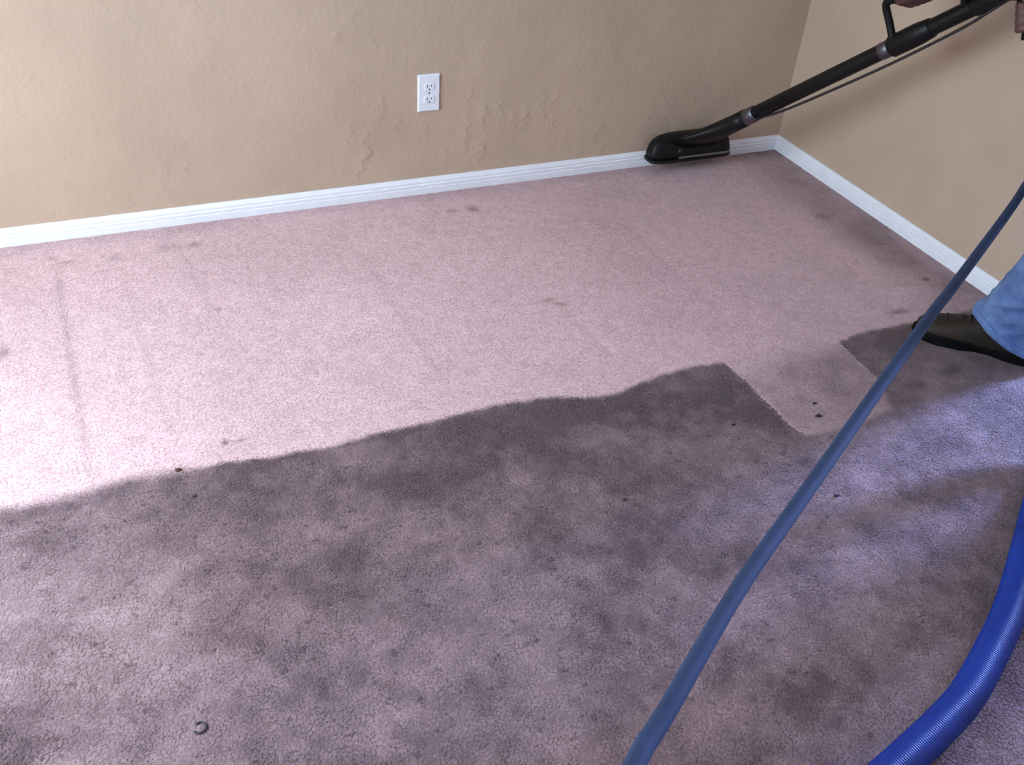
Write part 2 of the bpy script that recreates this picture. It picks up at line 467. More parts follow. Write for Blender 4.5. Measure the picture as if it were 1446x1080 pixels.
# ------------------------------------------------------------------ walls
# back wall with hand-trowelled ridges as real relief where the photograph shows it
wx = np.concatenate([np.linspace(X0, -2.72, 8)[:-1], np.arange(-2.72, 0.0001, 0.004)]); wx[-1] = 0.0
wz = np.concatenate([np.arange(-0.02, 0.80, 0.004), np.linspace(0.82, H, 12)])
WX, WZ = np.meshgrid(wx, wz, indexing='ij')
disp = 0.0012 * (fbm(WX, WZ, 0.05, 91, 3) - 0.5) + 0.0022 * (fbm(WX, WZ, 0.16, 95, 2) - 0.5)
r2 = np.random.default_rng(5)
strokes = [(r2.uniform(-2.6, -0.05), r2.uniform(0.06, 0.70), r2.uniform(0.02, 0.055), r2.uniform(0.4, 1.0)) for _ in range(80)]
for cx, cz, n in ((-1.17, 0.16, 12), (-1.05, 0.20, 7), (-0.92, 0.20, 6), (-1.62, 0.13, 8), (-1.55, 0.22, 6), (-2.18, 0.13, 6), (-0.78, 0.12, 5), (-1.22, 0.30, 5)):
    for _ in range(n):
        strokes.append((r2.normal(cx, 0.05), max(0.07, r2.normal(cz, 0.05)), r2.uniform(0.02, 0.05), r2.uniform(0.8, 1.6)))
for (sx, sz, hl, A) in strokes:
    lean_ = r2.uniform(-0.35, 0.45); ph = r2.uniform(0, 6.28)
    msk = (np.abs(WX - sx) < 0.09) & (np.abs(WZ - sz) < hl)
    if not msk.any(): continue
    x = WX[msk]; z_ = WZ[msk]; t = (z_ - sz) / hl
    cxx = sx + lean_ * (z_ - sz) + 0.006 * np.sin(t * 5 + ph) + 0.004 * np.sin(t * 13 + ph * 2)
    d = x - cxx
    prof = np.where(d < 0, np.exp(d / 0.016), np.exp(-(d / 0.004) ** 2))
    disp[msk] += 0.0011 * A * (1 - t * t) * prof
disp *= sst(0.0, 0.03, -WX) * 1.0
disp = np.clip(disp, -0.003, 0.004)
verts = np.stack([WX.ravel(), -disp.ravel(), WZ.ravel()], 1)
me = np_mesh('wall_back', verts, grid_faces(len(wx), len(wz)))
bm = bmesh.new(); bm.from_mesh(me); box(bm, X0 - 0.1, 0.1, 0.006, 0.11, -0.02, H); 
bpy.data.meshes.remove(me)
wb = from_bm('wall_back', bm, M_wall, smooth=False)
wb.data.polygons.foreach_set('use_smooth', np.array([1] * (len(wb.data.polygons) - 6) + [0] * 6, bool))
tag(wb, 'beige wall with trowelled texture behind the outlet', 'wall', kind='structure')

bm = bmesh.new()
box(bm, 0.0, 0.11, DY1, 0.0, -0.02, H); box(bm, 0.0, 0.11, DY0, DY1, DZ, H); box(bm, 0.0, 0.11, Y0, DY0, -0.02, H)
tag(from_bm('wall_right', bm, M_wall_smooth), 'smooth beige wall on the right with a doorway', 'wall', kind='structure')
WY0, WY1, WZ0, WZ1 = -2.2, -0.65, 0.45, 1.98
bm = bmesh.new()
box(bm, X0 - 0.11, X0, WY1, 0.0, -0.02, H); box(bm, X0 - 0.11, X0, Y0, WY0, -0.02, H)
box(bm, X0 - 0.11, X0, WY0, WY1, -0.02, WZ0); box(bm, X0 - 0.11, X0, WY0, WY1, WZ1, H)
tag(from_bm('wall_left', bm, M_wall_smooth), 'beige wall on the left with a window', 'wall', kind='structure')
FX0, FX1 = -2.6, -0.8  # opening added in the rear wall for the fill lamp
bm = bmesh.new()
box(bm, X0 - 0.1, FX0, Y0 - 0.11, Y0, -0.02, H); box(bm, FX1, 0.1, Y0 - 0.11, Y0, -0.02, H)
box(bm, FX0, FX1, Y0 - 0.11, Y0, -0.02, 0.85); box(bm, FX0, FX1, Y0 - 0.11, Y0, 2.1, H)
tag(from_bm('wall_front', bm, M_wall_smooth), 'beige wall behind the camera with an opening added for fill light', 'wall', kind='structure')
bm = bmesh.new(); box(bm, X0 - 0.1, 0.1, Y0 - 0.1, 0.1, H, H + 0.08)
tag(from_bm('ceiling', bm, M_ceil), 'white ceiling of the room', 'ceiling', kind='structure')
# ground outside the doorway
bm = bmesh.new(); box(bm, 0.115, 3.4, -4.2, 0.1, -0.10, -0.02)
tag(from_bm('floor_hall', bm, simple('pale_concrete', (0.35, 0.34, 0.33, 1), 0.8, 0.1, 8)), 'pale slab outside the doorway', 'floor', kind='structure')

# window frames
def window_frame(name, axis, fixed, a0, a1, z0, z1, label):
    bm = bmesh.new()
    def bar(p0, p1, q0, q1):
        if axis == 'x': box(bm, fixed - 0.05, fixed - 0.01, p0, p1, q0, q1, 0.004)
        else: box(bm, p0, p1, fixed - 0.05, fixed - 0.01, q0, q1, 0.004)
    w = 0.045
    bar(a0, a1, z0, z0 + w); bar(a0, a1, z1 - w, z1); bar(a0, a0 + w, z0 + w, z1 - w); bar(a1 - w, a1, z0 + w, z1 - w)
    mid = (a0 + a1) / 2; bar(mid - w / 2, mid + w / 2, z0 + w, z1 - w)
    tag(from_bm(name, bm, M_trim), label, 'window', kind='structure')
window_frame('window_1', 'x', X0, WY0, WY1, WZ0, WZ1, 'white sliding window frame in the left wall')
window_frame('window_fill', 'y', Y0, FX0, FX1, 0.85, 2.1, 'white sliding window frame added round the fill lamp behind the camera')  # unseen window, added to go with the fill lamp

# skirting boards: moulded profile (thickness, height), mitred in the corner
PROF = [(0.0, 0.0), (0.0128, 0.0), (0.0128, 0.0205), (0.0112, 0.0222), (0.0112, 0.0240), (0.0124, 0.0255), (0.0124, 0.0320), (0.0092, 0.0345), (0.0092, 0.0362), (0.0104, 0.0378),
        (0.0100, 0.0425), (0.0066, 0.0470), (0.0052, 0.0510), (0.0030, 0.0525), (0.0, 0.0525)]
def base_back(): 
    bm = bmesh.new(); n = 60; rings = []
    for k in range(n + 1):
        rings.append([Vector((X0 + (-t - X0) * k / n, -t, h - 0.001)) for t, h in PROF])
    loft(bm, rings); return bm
tag(from_bm('baseboard_back', base_back(), M_trim), 'white moulded baseboard along the wall with the outlet', 'baseboard', kind='structure')
bm = bmesh.new(); loft(bm, [[Vector((-t, -t if k == 0 else DY1 + 0.06, h - 0.001)) for t, h in PROF] for k in range(2)])
tag(from_bm('baseboard_right', bm, M_trim), 'white moulded baseboard along the smooth right wall', 'baseboard', kind='structure')
bm = bmesh.new(); loft(bm, [[Vector((X0 + t, -0.0128 if k == 0 else Y0, h - 0.001)) for t, h in PROF] for k in range(2)])
tag(from_bm('baseboard_left', bm, M_trim), 'white baseboard under the left window', 'baseboard', kind='structure')
bm = bmesh.new()
box(bm, -0.014, 0.0, DY1, DY1 + 0.058, -0.001, DZ + 0.058, 0.003); box(bm, -0.014, 0.0, DY0 - 0.058, DY0, -0.001, DZ + 0.058, 0.003); box(bm, -0.014, 0.0, DY0, DY1, DZ, DZ + 0.058, 0.003)
tag(from_bm('trim_1', bm, M_trim), 'white casing around the doorway in the right wall', 'door casing', kind='structure')

# ------------------------------------------------------------------ wall outlet
OX, OZ = -1.3648, 0.3277
ol = empty('wall_outlet', (OX, 0, OZ))
tag(ol, 'white duplex wall outlet on the beige back wall', 'outlet')
bm = bmesh.new()
hw, hh, dp = 0.035, 0.057, 0.0065
rings = []
for ins, y in ((0, 0.003), (0, -0.0025), (0.0012, -0.0048), (0.004, -dp)):
    rings.append([Vector((-hw + ins, y, -hh + ins)), Vector((hw - ins, y, -hh + ins)), Vector((hw - ins, y, hh - ins)), Vector((-hw + ins, y, hh - ins))])
loft(bm, rings); from_bm('cover_plate', bm, M_plate, ol)
def receptacle(cz):
    bm = bmesh.new(); pr = []
    for k in range(32):
        a = 2 * math.pi * k / 32
        pr.append((max(-0.0172, min(0.0172, 0.0172 * math.cos(a) * 1.02)), max(-0.0118, min(0.0118, 0.0172 * math.sin(a)))))
    loft(bm, [[Vector((x * s, y, z + 0)) for x, z in [(p[0], p[1] * s) for p in pr]] for s, y in ((1.0, -dp + 0.001), (1.0, -dp - 0.0012), (0.93, -dp - 0.0020))])
    o = from_bm('receptacle', bm, M_plate, ol); o.location = (0, 0, cz)
    for sx, hgt_ in ((-0.0064, 0.0085), (0.0064, 0.0070)):
        bm = bmesh.new(); box(bm, -0.0012, 0.0012, -dp - 0.0024, -dp, -hgt_ / 2, hgt_ / 2)
        q = from_bm('slot', bm, M_slot, o); q.location = (sx, 0, 0.0035)
    bm = bmesh.new(); tube(bm, [(0, -dp, 0), (0, -dp - 0.0024, 0)], 0.0026, 12)
    q = from_bm('ground_hole', bm, M_slot, o); q.location = (0, 0, -0.0068)
receptacle(0.0195); receptacle(-0.0195)
bm = bmesh.new(); tube(bm, [(0, -dp + 0.001, 0), (0, -dp - 0.0012, 0)], [0.0032, 0.0027], 14); from_bm('screw', bm, M_screw, ol)

# ------------------------------------------------------------------ carpet cleaning wand
A = Vector((-0.41276, -0.10, 0.11726)); B = Vector((-0.2137, -0.90, 0.7955))
TD = (B - A).normalized()
def T(t): return A + TD * t
wand = empty('carpet_cleaning_wand', (-0.43, -0.06, 0.03))
tag(wand, 'black carpet cleaning wand held against the white baseboard near the corner', 'carpet wand')
def wpart(name, bm, mat, smooth=True, parent=wand):
    o = from_bm(name, bm, mat, None, smooth)
    if parent is wand: local(o, wand)
    else:
        o.parent = parent
        o.matrix_parent_inverse = Matrix.Identity(4)
        o.location = Vector(o.location) - Vector(wand.location) - Vector(parent.location)
    return o
HXc, HYc, HZ0 = -0.43, -0.062, 0.042
def head_ring(z, hx, y0, y1, shift=0.0, n=40, e=5.0):
    out = []
    for k in range(n):
        a = 2 * math.pi * k / n; c, s_ = math.cos(a), math.sin(a)
        px = abs(c) ** (2 / e) * math.copysign(1, c) * hx; py = abs(s_) ** (2 / e) * math.copysign(1, s_) * (y1 - y0) / 2
        out.append(Vector((HXc + shift + px, (y0 + y1) / 2 + py, z)))
    return out
bm = bmesh.new()
loft(bm, [head_ring(HZ0 + z, hx, -0.098 + a, -0.026 - a * 0.4, sh) for z, hx, a, sh in
          ((0.012, 0.160, 0.000, 0), (0.028, 0.160, 0.001, 0), (0.050, 0.155, 0.006, 0), (0.068, 0.146, 0.012, 0.002), (0.080, 0.130, 0.020, 0.006), (0.087, 0.105, 0.030, 0.012))])
wpart('head', bm, M_black)
bm = bmesh.new()
loft(bm, [head_ring(HZ0 + z, hx, -0.104 + a, -0.022, 0) for z, hx, a in ((0.0, 0.160, 0.004), (0.002, 0.163, 0.0), (0.009, 0.163, 0.0), (0.012, 0.161, 0.002))])
wpart('base_plate', bm, M_black)
bm = bmesh.new(); box(bm, HXc - 0.06, HXc + 0.150, -0.1025, -0.096, HZ0 + 0.0135, HZ0 + 0.021, 0.002); wpart('front_strip', bm, M_strip, False)  # pale grey strip low on the front of the head
# jet cover on the face of the head
bm = bmesh.new()
loft(bm, [head_ring(HZ0 + z, hx, -0.108 + a, -0.06, 0.02, 28, 4) for z, hx, a in ((0.024, 0.085, 0.006), (0.030, 0.088, 0.0), (0.048, 0.080, 0.004), (0.060, 0.060, 0.018))])
wpart('jet_cover', bm, M_black)
# throat from the head up to the tube
bm = bmesh.new()
n = 28; ex = Vector((1, 0, 0)); ex = (ex - TD * ex.dot(TD)).normalized(); ey = TD.cross(ex)
def thr(t, rx, ry, off): 
    c = T(t) + off
    return [c + ex * rx * math.cos(2 * math.pi * k / n) + ey * ry * math.sin(2 * math.pi * k / n) for k in range(n)]
loft(bm, [thr(-0.035, 0.100, 0.020, Vector((0.0, 0, 0.006))), thr(0.02, 0.085, 0.024, Vector((0.0, 0, 0.004))), thr(0.075, 0.056, 0.027, Vector((0, 0, 0.002))), thr(0.13, 0.036, 0.029, Vector((0, 0, 0))), thr(0.18, 0.029, 0.028, Vector((0, 0, 0))), thr(0.215, 0.028, 0.028, Vector((0, 0, 0)))])
wpart('throat', bm, M_black)
bm = bmesh.new(); tube(bm, [T(0.212), T(0.214), T(0.258), T(0.262)], [0.0245, 0.0265, 0.0265, 0.024], 28); wpart('collar', bm, M_steel)
bm = bmesh.new(); tube(bm, [T(0.20), T(0.6), T(1.02), T(1.34)], 0.0225, 28); wpart('main_tube', bm, M_blacktube)
bm = bmesh.new(); tube(bm, [T(0.742), T(0.744), T(0.778), T(0.780)], [0.0225, 0.0242, 0.0242, 0.0225], 28); wpart('steel_ring', bm, M_steel)
bm = bmesh.new(); tube(bm, [T(0.772), T(0.78), T(0.86), T(0.90), T(0.905)], [0.0235, 0.030, 0.030, 0.026, 0.0235], 28)
wpart('handle_clamp', bm, M_black)
bm = bmesh.new(); tube(bm, [T(1.02), T(1.025), T(1.325), T(1.33)], [0.0225, 0.0255, 0.0255, 0.023], 28); wpart('tube_sleeve', bm, M_black)
# loop handle above the clamp
G0 = Vector((-0.305, -0.657, 0.725)); G1 = Vector((-0.285, -0.815, 0.815))
bm = bmesh.new()
tube(bm, catmull([T(0.785) + Vector((-0.01, 0.0, 0.012)), Vector((-0.287, -0.668, 0.670)), Vector((-0.303, -0.652, 0.716)), G0.lerp(G1, 0.10), G0.lerp(G1, 0.5), G0.lerp(G1, 0.9), Vector((-0.268, -0.845, 0.818)), T(1.0) + Vector((-0.008, 0, 0.010))], 6), 0.0105, 14)
wpart('loop_handle', bm, M_black)
bm = bmesh.new(); tube(bm, [G0.lerp(G1, 0.12), G0.lerp(G1, 0.15), G0.lerp(G1, 0.88), G0.lerp(G1, 0.91)], [0.011, 0.0145, 0.0145, 0.011], 16); wpart('hand_grip', bm, M_black)
# trigger valve with its pistol grip under the sleeve
V0 = T(1.16)
GR0 = Vector((-0.196, -0.992, 0.835)); GR1 = Vector((-0.192, -1.030, 0.735))
bm = bmesh.new(); tube(bm, [V0 + Vector((0, 0, -0.01)), GR0, GR0.lerp(GR1, 0.5), GR1], [0.018, 0.0165, 0.0165, 0.018], 16); wpart('trigger_grip', bm, M_black)
bm = bmesh.new(); tube(bm, [Vector((-0.2035, -0.945, 0.812)), Vector((-0.200, -0.965, 0.822)), Vector((-0.192, -1.02, 0.850))], [0.009, 0.014, 0.014], 14); wpart('trigger_valve', bm, M_black)
bm = bmesh.new(); tube(bm, [Vector((-0.200, -0.968, 0.815)), Vector((-0.203, -0.976, 0.800)), Vector((-0.200, -0.990, 0.790))], [0.006, 0.006, 0.005], 10); wpart('trigger_lever', bm, M_black)
# thin solution line slung below the tube
sl_pts = [(-0.3722, -0.262, 0.232), (-0.3600, -0.325, 0.279), (-0.3380, -0.400, 0.331), (-0.3030, -0.550, 0.449), (-0.2650, -0.700, 0.573), (-0.2280, -0.850, 0.706), (-0.2130, -0.915, 0.774), (-0.2050, -0.945, 0.807)]
bm = bmesh.new(); tube(bm, catmull(sl_pts, 6), 0.0042, 10); wpart('solution_line', bm, M_line)

# ------------------------------------------------------------------ blue vacuum hose on the carpet
RH = 0.030
HZ = RH + 0.001
hp = [tuple(T(1.325)), tuple(T(1.365)), (-0.165, -1.195, 1.022), (-0.23, -1.27, 1.005), (-0.33, -1.34, 0.92), (-0.43, -1.43, 0.74), (-0.49, -1.52, 0.45), (-0.475, -1.60, 0.20), (-0.455, -1.66, 0.07), (-0.50, -1.724, HZ),
      (-0.632, -1.819, HZ), (-0.816, -1.949, HZ), (-0.907, -2.009, HZ), (-0.980, -2.051, HZ), (-1.114, -2.119, HZ), (-1.221, -2.155, HZ), (-1.316, -2.181, HZ), (-1.45, -2.22, HZ), (-1.62, -2.31, HZ), (-1.74, -2.47, HZ), (-1.79, -2.70, HZ), (-1.76, -3.05, HZ), (-1.66, -3.5, HZ)]
cl = catmull(hp, 24)
L = [0.0]
for a, b in zip(cl[:-1], cl[1:]): L.append(L[-1] + (b - a).length)
L = np.array(L); PITCH = 0.0046
sN = np.arange(0, L[-1], PITCH / 4)
arr = np.array(cl); pts = np.stack([np.interp(sN, L, arr[:, k]) for k in range(3)], 1)
SEG = 28
tan = np.gradient(pts, axis=0); tan /= np.linalg.norm(tan, axis=1)[:, None]
u = np.zeros_like(pts); u0 = np.cross(tan[0], (0, 0, 1.0)); u0 /= np.linalg.norm(u0)
for k in range(len(pts)):
    u0 = u0 - tan[k] * (u0 @ tan[k]); u0 /= np.linalg.norm(u0); u[k] = u0
v = np.cross(tan, u)
rib = RH - 0.0012 * (0.5 - 0.5 * np.cos(2 * math.pi * np.arange(len(pts)) / 4))
th = 2 * math.pi * np.arange(SEG) / SEG
P = pts[:, None, :] + rib[:, None, None] * (u[:, None, :] * np.cos(th)[None, :, None] + v[:, None, :] * np.sin(th)[None, :, None])
n = len(pts); i, j = np.meshgrid(np.arange(n - 1), np.arange(SEG), indexing='ij'); j2 = (j + 1) % SEG
faces = np.stack([(i * SEG + j).ravel(), (i * SEG + j2).ravel(), ((i + 1) * SEG + j2).ravel(), ((i + 1) * SEG + j).ravel()], 1)
vh = empty('vacuum_hose', (-1.114, -2.119, 0.0))
tag(vh, 'thick royal blue ribbed vacuum hose curving over the soiled carpet', 'hose')
local(link('hose_body', np_mesh('hose_body', P.reshape(-1, 3), faces), M_hose, None, True), vh)
bm = bmesh.new(); tube(bm, [T(1.318), T(1.32), T(1.375), T(1.38)], [0.028, 0.0345, 0.0345, 0.031], 28)
local(from_bm('cuff', bm, M_black, None, True), vh)

# ------------------------------------------------------------------ thin blue solution hose, taut above the floor
sp_ = [(-0.192, -1.022, 0.852), (-0.215, -1.09, 0.78), (-0.29, -1.235, 0.62), (-0.42, -1.347, 0.573), (-0.549, -1.432, 0.579), (-0.699, -1.528, 0.591), (-1.049, -1.742, 0.617), (-1.171, -1.815, 0.626), (-1.433, -1.978, 0.643), (-1.659, -2.120, 0.660), (-1.807, -2.215, 0.678), (-1.957, -2.324, 0.706), (-2.010, -2.363, 0.720),
       (-2.13, -2.47, 0.755), (-2.26, -2.66, 0.70), (-2.36, -2.92, 0.45), (-2.43, -3.2, 0.15), (-2.47, -3.45, 0.012), (-2.5, -3.9, 0.011)]
sh = empty('solution_hose', (-1.4, -1.95, 0.0))
tag(sh, 'thin blue hose stretched diagonally in the air above the carpet', 'hose')
bm = bmesh.new(); tube(bm, catmull(sp_, 10), 0.0088, 16); local(from_bm('hose_body', bm, M_thin, None, True), sh)
bm = bmesh.new(); q0 = Vector(sp_[0]); q1 = Vector(sp_[1]); dd = (q1 - q0).normalized()
tube(bm, [q0 - dd * 0.004, q0, q0 + dd * 0.03, q0 + dd * 0.034], [0.009, 0.0115, 0.0115, 0.009], 12); local(from_bm('fitting', bm, M_steel, None, True), sh)

# ------------------------------------------------------------------ person working the wand
person = empty('person', (-0.22, -1.5, 0.0))
tag(person, 'person in washed blue jeans and dark leather shoes bending forward, working the wand', 'person')
D = Vector((-0.66, 0.75, 0)).normalized(); LAT = Vector((D.y, -D.x, 0))       # right foot: forward and to its right
r_ank = Vector((-0.200, -1.312, 0.09)); r_knee = Vector((-0.235, -1.425, 0.50)); r_hip = Vector((-0.165, -1.585, 0.93))
D2 = Vector((-0.42, 0.90, 0)).normalized()
l_ank = Vector((-0.150, -1.815, 0.09)); l_knee = Vector((-0.265, -1.66, 0.50)); l_hip = Vector((-0.335, -1.615, 0.93))
pel = Vector((-0.25, -1.605, 0.96)); neck = Vector((-0.285, -1.085, 1.345)); chest = pel.lerp(neck, 0.68)
l_sh = Vector((-0.425, -1.035, 1.275)); r_sh = Vector((-0.135, -1.195, 1.315))
l_el = Vector((-0.455, -0.950, 0.995)); r_el = Vector((-0.075, -1.285, 1.04))
spine = (neck - pel).normalized(); side = (r_sh - l_sh); side = (side - spine * side.dot(spine)).normalized(); front = side.cross(spine) * -1
if front.z > 0: front = -front
LC = G0.lerp(G1, 0.50); RC = GR0.lerp(GR1, 0.52)
body = bmesh.new()
def fist(bm, C, axis, wrist_hint, palm_side, rb, thumb_sign):
    """closed hand round a bar: axis of the bar, wrist direction, the side the palm lies on"""
    a = Vector(axis).normalized(); e1 = Vector(wrist_hint); e1 = (e1 - a * e1.dot(a)).normalized()
    e2 = a.cross(e1)
    if e2.dot(Vector(palm_side)) < 0: e2 = -e2                   # palm lies towards +e2
    def P(ang, R, s): 
        ang = math.radians(ang); return C + e1 * (R * math.cos(ang)) + e2 * (R * math.sin(ang)) + a * s
    W = C + e1 * 0.088 + e2 * 0.022
    R = rb + 0.0105
    for s, rr, k in ((0.0305, 0.0095, 1.0), (0.0105, 0.0098, 1.06), (-0.0095, 0.0094, 1.0), (-0.0285, 0.0083, 0.9)):
        s *= thumb_sign
        m0 = P(72, R + 0.006, s); p1 = P(165, R + 0.004, s * 0.98); p2 = P(232, R + 0.001, s * 0.95); p3 = P(285 * (0.97 + 0.03 * k), R + 0.001, s * 0.93)
        capsule(bm, W + a * s * 0.55, rr * 1.25, m0, rr * 1.16)
        capsule(bm, m0, rr * 1.12, p1, rr); capsule(bm, p1, rr, p2, rr * 0.93); capsule(bm, p2, rr * 0.93, p3, rr * 0.82)
    # heel of the hand and thumb
    capsule(bm, W + a * 0.012 * thumb_sign, 0.017, P(35, R + 0.016, 0.018 * thumb_sign), 0.015)
    capsule(bm, W - a * 0.014 * thumb_sign, 0.016, P(50, R + 0.014, -0.020 * thumb_sign), 0.014)
    t0 = W + a * 0.02 * thumb_sign; t1 = P(15, R + 0.014, 0.042 * thumb_sign); t2 = P(-42, R + 0.010, 0.044 * thumb_sign); t3 = P(-80, R + 0.014, 0.036 * thumb_sign)
    capsule(bm, t0, 0.016, t1, 0.0125); capsule(bm, t1, 0.0122, t2, 0.0108); capsule(bm, t2, 0.0108, t3, 0.0092)
    return W
l_w = fist(body, LC, G1 - G0, Vector((-0.45, -0.35, 0.75)), Vector((-1, 0, 0)), 0.0145, -1)
r_w = fist(body, RC, GR1 - GR0, Vector((0.35, -0.8, 0.3)), Vector((1, 0.3, 0)), 0.0165, -1)
for w, el, shd in ((l_w, l_el, l_sh), (r_w, r_el, r_sh)):
    capsule(body, w, 0.026, w.lerp(el, 0.55), 0.040); capsule(body, w.lerp(el, 0.55), 0.040, el, 0.040); capsule(body, el, 0.040, shd, 0.050)
capsule(body, pel, 0.115, chest, 0.115)
ellipsoid(body, chest, (side, front, spine), (0.165, 0.105, 0.20)); ellipsoid(body, pel, (side, front, spine), (0.155, 0.11, 0.13))
capsule(body, l_sh, 0.055, neck.lerp(l_sh, 0.25), 0.055); capsule(body, r_sh, 0.055, neck.lerp(r_sh, 0.25), 0.055)
hd = Vector((-0.315, -0.945, 1.455)); look = Vector((-0.06, 0.80, -0.60)).normalized()
hup = Vector((0, 0.35, 0.94)); hup = (hup - look * hup.dot(look)).normalized(); hs = look.cross(hup).normalized()
capsule(body, neck, 0.062, hd - hup * 0.06 - look * 0.02, 0.056)
ellipsoid(body, hd + hup * 0.025 - look * 0.012, (hs, look, hup), (0.075, 0.095, 0.095)); ellipsoid(body, hd - hup * 0.045 + look * 0.022, (hs, look, hup), (0.058, 0.065, 0.075))
def HP(r_, f_, u_): return hd + hs * r_ + look * f_ + hup * u_
capsule(body, HP(0, 0.082, 0.018), 0.009, HP(0, 0.104, -0.022), 0.013); capsule(body, HP(-0.013, 0.092, -0.026), 0.008, HP(0.013, 0.092, -0.026), 0.008)
capsule(body, HP(-0.02, 0.082, -0.055), 0.007, HP(0.02, 0.082, -0.055), 0.007); capsule(body, HP(-0.016, 0.081, -0.066), 0.007, HP(0.016, 0.081, -0.066), 0.007)
capsule(body, HP(-0.045, 0.072, 0.030), 0.010, HP(0.045, 0.072, 0.030), 0.010); capsule(body, HP(-0.012, 0.075, -0.098), 0.016, HP(0.012, 0.075, -0.098), 0.016)
for sg in (-1, 1):
    ellipsoid(body, HP(sg * 0.074, -0.012, -0.008), (look * 0.9 + hs * 0.4 * sg, hs, hup), (0.018, 0.008, 0.030), 12)
for an, kn, hi, dr in ((r_ank, r_knee, r_hip, D), (l_ank, l_knee, l_hip, D2)):
    capsule(body, hi, 0.082, kn, 0.055); capsule(body, kn, 0.055, kn.lerp(an, 0.35), 0.055); capsule(body, kn.lerp(an, 0.35), 0.054, an, 0.036)
    capsule(body, an + Vector((0, 0, -0.02)), 0.033, an + dr * 0.10 + Vector((0, 0, -0.045)), 0.026); capsule(body, an + Vector((0, 0, -0.03)) - dr * 0.02, 0.030, an + dr * 0.10 + Vector((0, 0, -0.045)), 0.026)
local(remeshed('body', body, 0.0052, 4, M_skin, None), person)
for sg in (-1, 1):
    bm = bmesh.new(); ellipsoid(bm, HP(sg * 0.031, 0.074, 0.010), (hs, look, hup), (0.013, 0.010, 0.008), 12); local(from_bm('eye', bm, M_eye, None, True), person)
bm = bmesh.new(); ellipsoid(bm, hd + hup * 0.042 - look * 0.028, (hs, look, hup), (0.083, 0.096, 0.092)); ellipsoid(bm, hd - hup * 0.01 - look * 0.05, (hs, look, hup), (0.078, 0.062, 0.075))
local(remeshed('hair', bm, 0.006, 3, M_hair, None), person)
# shirt
bm = bmesh.new()
capsule(bm, pel + spine * 0.02, 0.128, chest, 0.130); ellipsoid(bm, chest, (side, front, spine), (0.182, 0.122, 0.205)); ellipsoid(bm, pel + spine * 0.03, (side, front, spine), (0.170, 0.125, 0.12))
for shd, el in ((l_sh, l_el), (r_sh, r_el)):
    capsule(bm, shd, 0.068, neck.lerp(shd, 0.3), 0.066); capsule(bm, shd, 0.066, shd.lerp(el, 0.62), 0.058)
local(remeshed('shirt', bm, 0.008, 4, M_shirt, None), person)
# jeans: seat, thighs and wide lower legs that fall over the shoes
def oval(c, f, l, rf, rl, tilt, n=28, ph=0.0, amp=0.0):
    out = []
    for k in range(n):
        a = 2 * math.pi * k / n; w = 1 + amp * math.sin(5 * a + ph) + amp * 0.6 * math.sin(9 * a + 2 * ph)
        out.append(Vector(c) + f * rf * w * math.cos(a) + l * rl * w * math.sin(a) + Vector((0, 0, tilt * math.cos(a))))
    return out
jeans = bmesh.new(); hems = []
ellipsoid(jeans, pel, (side, front, spine), (0.178, 0.132, 0.145))
for an, kn, hi, dr in ((r_ank, r_knee, r_hip, D), (l_ank, l_knee, l_hip, D2)):
    lt = Vector((dr.y, -dr.x, 0))
    foot = Vector((an.x, an.y, 0)) - dr * 0.002
    def cz(z): 
        t = max(0.0, (z - 0.09) / (0.50 - 0.09)); return Vector((an.x, an.y, 0)).lerp(Vector((kn.x, kn.y, 0)), min(1, t)) + Vector((0, 0, z))
    rings = []
    for z, rf, rl, tl, am in ((0.062, 0.104, 0.084, 0.040, 0.02), (0.085, 0.102, 0.084, 0.036, 0.025), (0.115, 0.093, 0.080, 0.026, 0.03), (0.150, 0.095, 0.082, 0.018, 0.03), (0.20, 0.088, 0.079, 0.010, 0.03), (0.27, 0.088, 0.080, 0.0, 0.025), (0.35, 0.084, 0.079, 0, 0.03), (0.43, 0.085, 0.08, 0, 0.02), (0.50, 0.084, 0.082, 0, 0.02), (0.56, 0.084, 0.084, 0, 0.0)):
        c = cz(z) if z <= 0.5 else kn.lerp(hi, (z - 0.5) / 0.43)
        rings.append(oval(c, dr, lt, rf, rl, tl, ph=z * 30, amp=am))
    loft(jeans, rings)
    capsule(jeans, kn + Vector((0, 0, 0.03)), 0.083, hi, 0.105)
    hems.append([oval(cz(0.058), dr, lt, 0.106, 0.087, 0.041, amp=0.02, ph=1.9), oval(cz(0.060), dr, lt, 0.1085, 0.089, 0.041, amp=0.02, ph=1.9), oval(cz(0.078), dr, lt, 0.1075, 0.0885, 0.038, amp=0.022, ph=2.3), oval(cz(0.081), dr, lt, 0.103, 0.085, 0.037, amp=0.022, ph=2.3)])
je = remeshed('jeans', jeans, 0.0062, 3, M_denim, None)
co = np.empty(len(je.data.vertices) * 3, np.float32); je.data.vertices.foreach_get('co', co); co = co.reshape(-1, 3)
no = np.empty_like(co).ravel(); je.data.vertices.foreach_get('normal', no); no = no.reshape(-1, 3)
w1 = fbm(co[:, 0] * 1.0 + co[:, 2] * 0.7, co[:, 1] + co[:, 2] * 1.6, 0.055, 131, 3) - 0.5
w2 = 1 - np.abs(2 * fbm(co[:, 0] + co[:, 1] * 0.5, co[:, 2] * 2.2 + co[:, 1], 0.075, 141, 2) - 1)
amp_ = 0.004 + 0.006 * np.exp(-(co[:, 2] / 0.20) ** 2)
co += no * (amp_ * (1.6 * w1 + 1.1 * (w2 - 0.75)))[:, None]
co[:, 2] = np.maximum(co[:, 2], 0.012)
je.data.vertices.foreach_set('co', co.ravel()); je.data.update()
local(je, person)
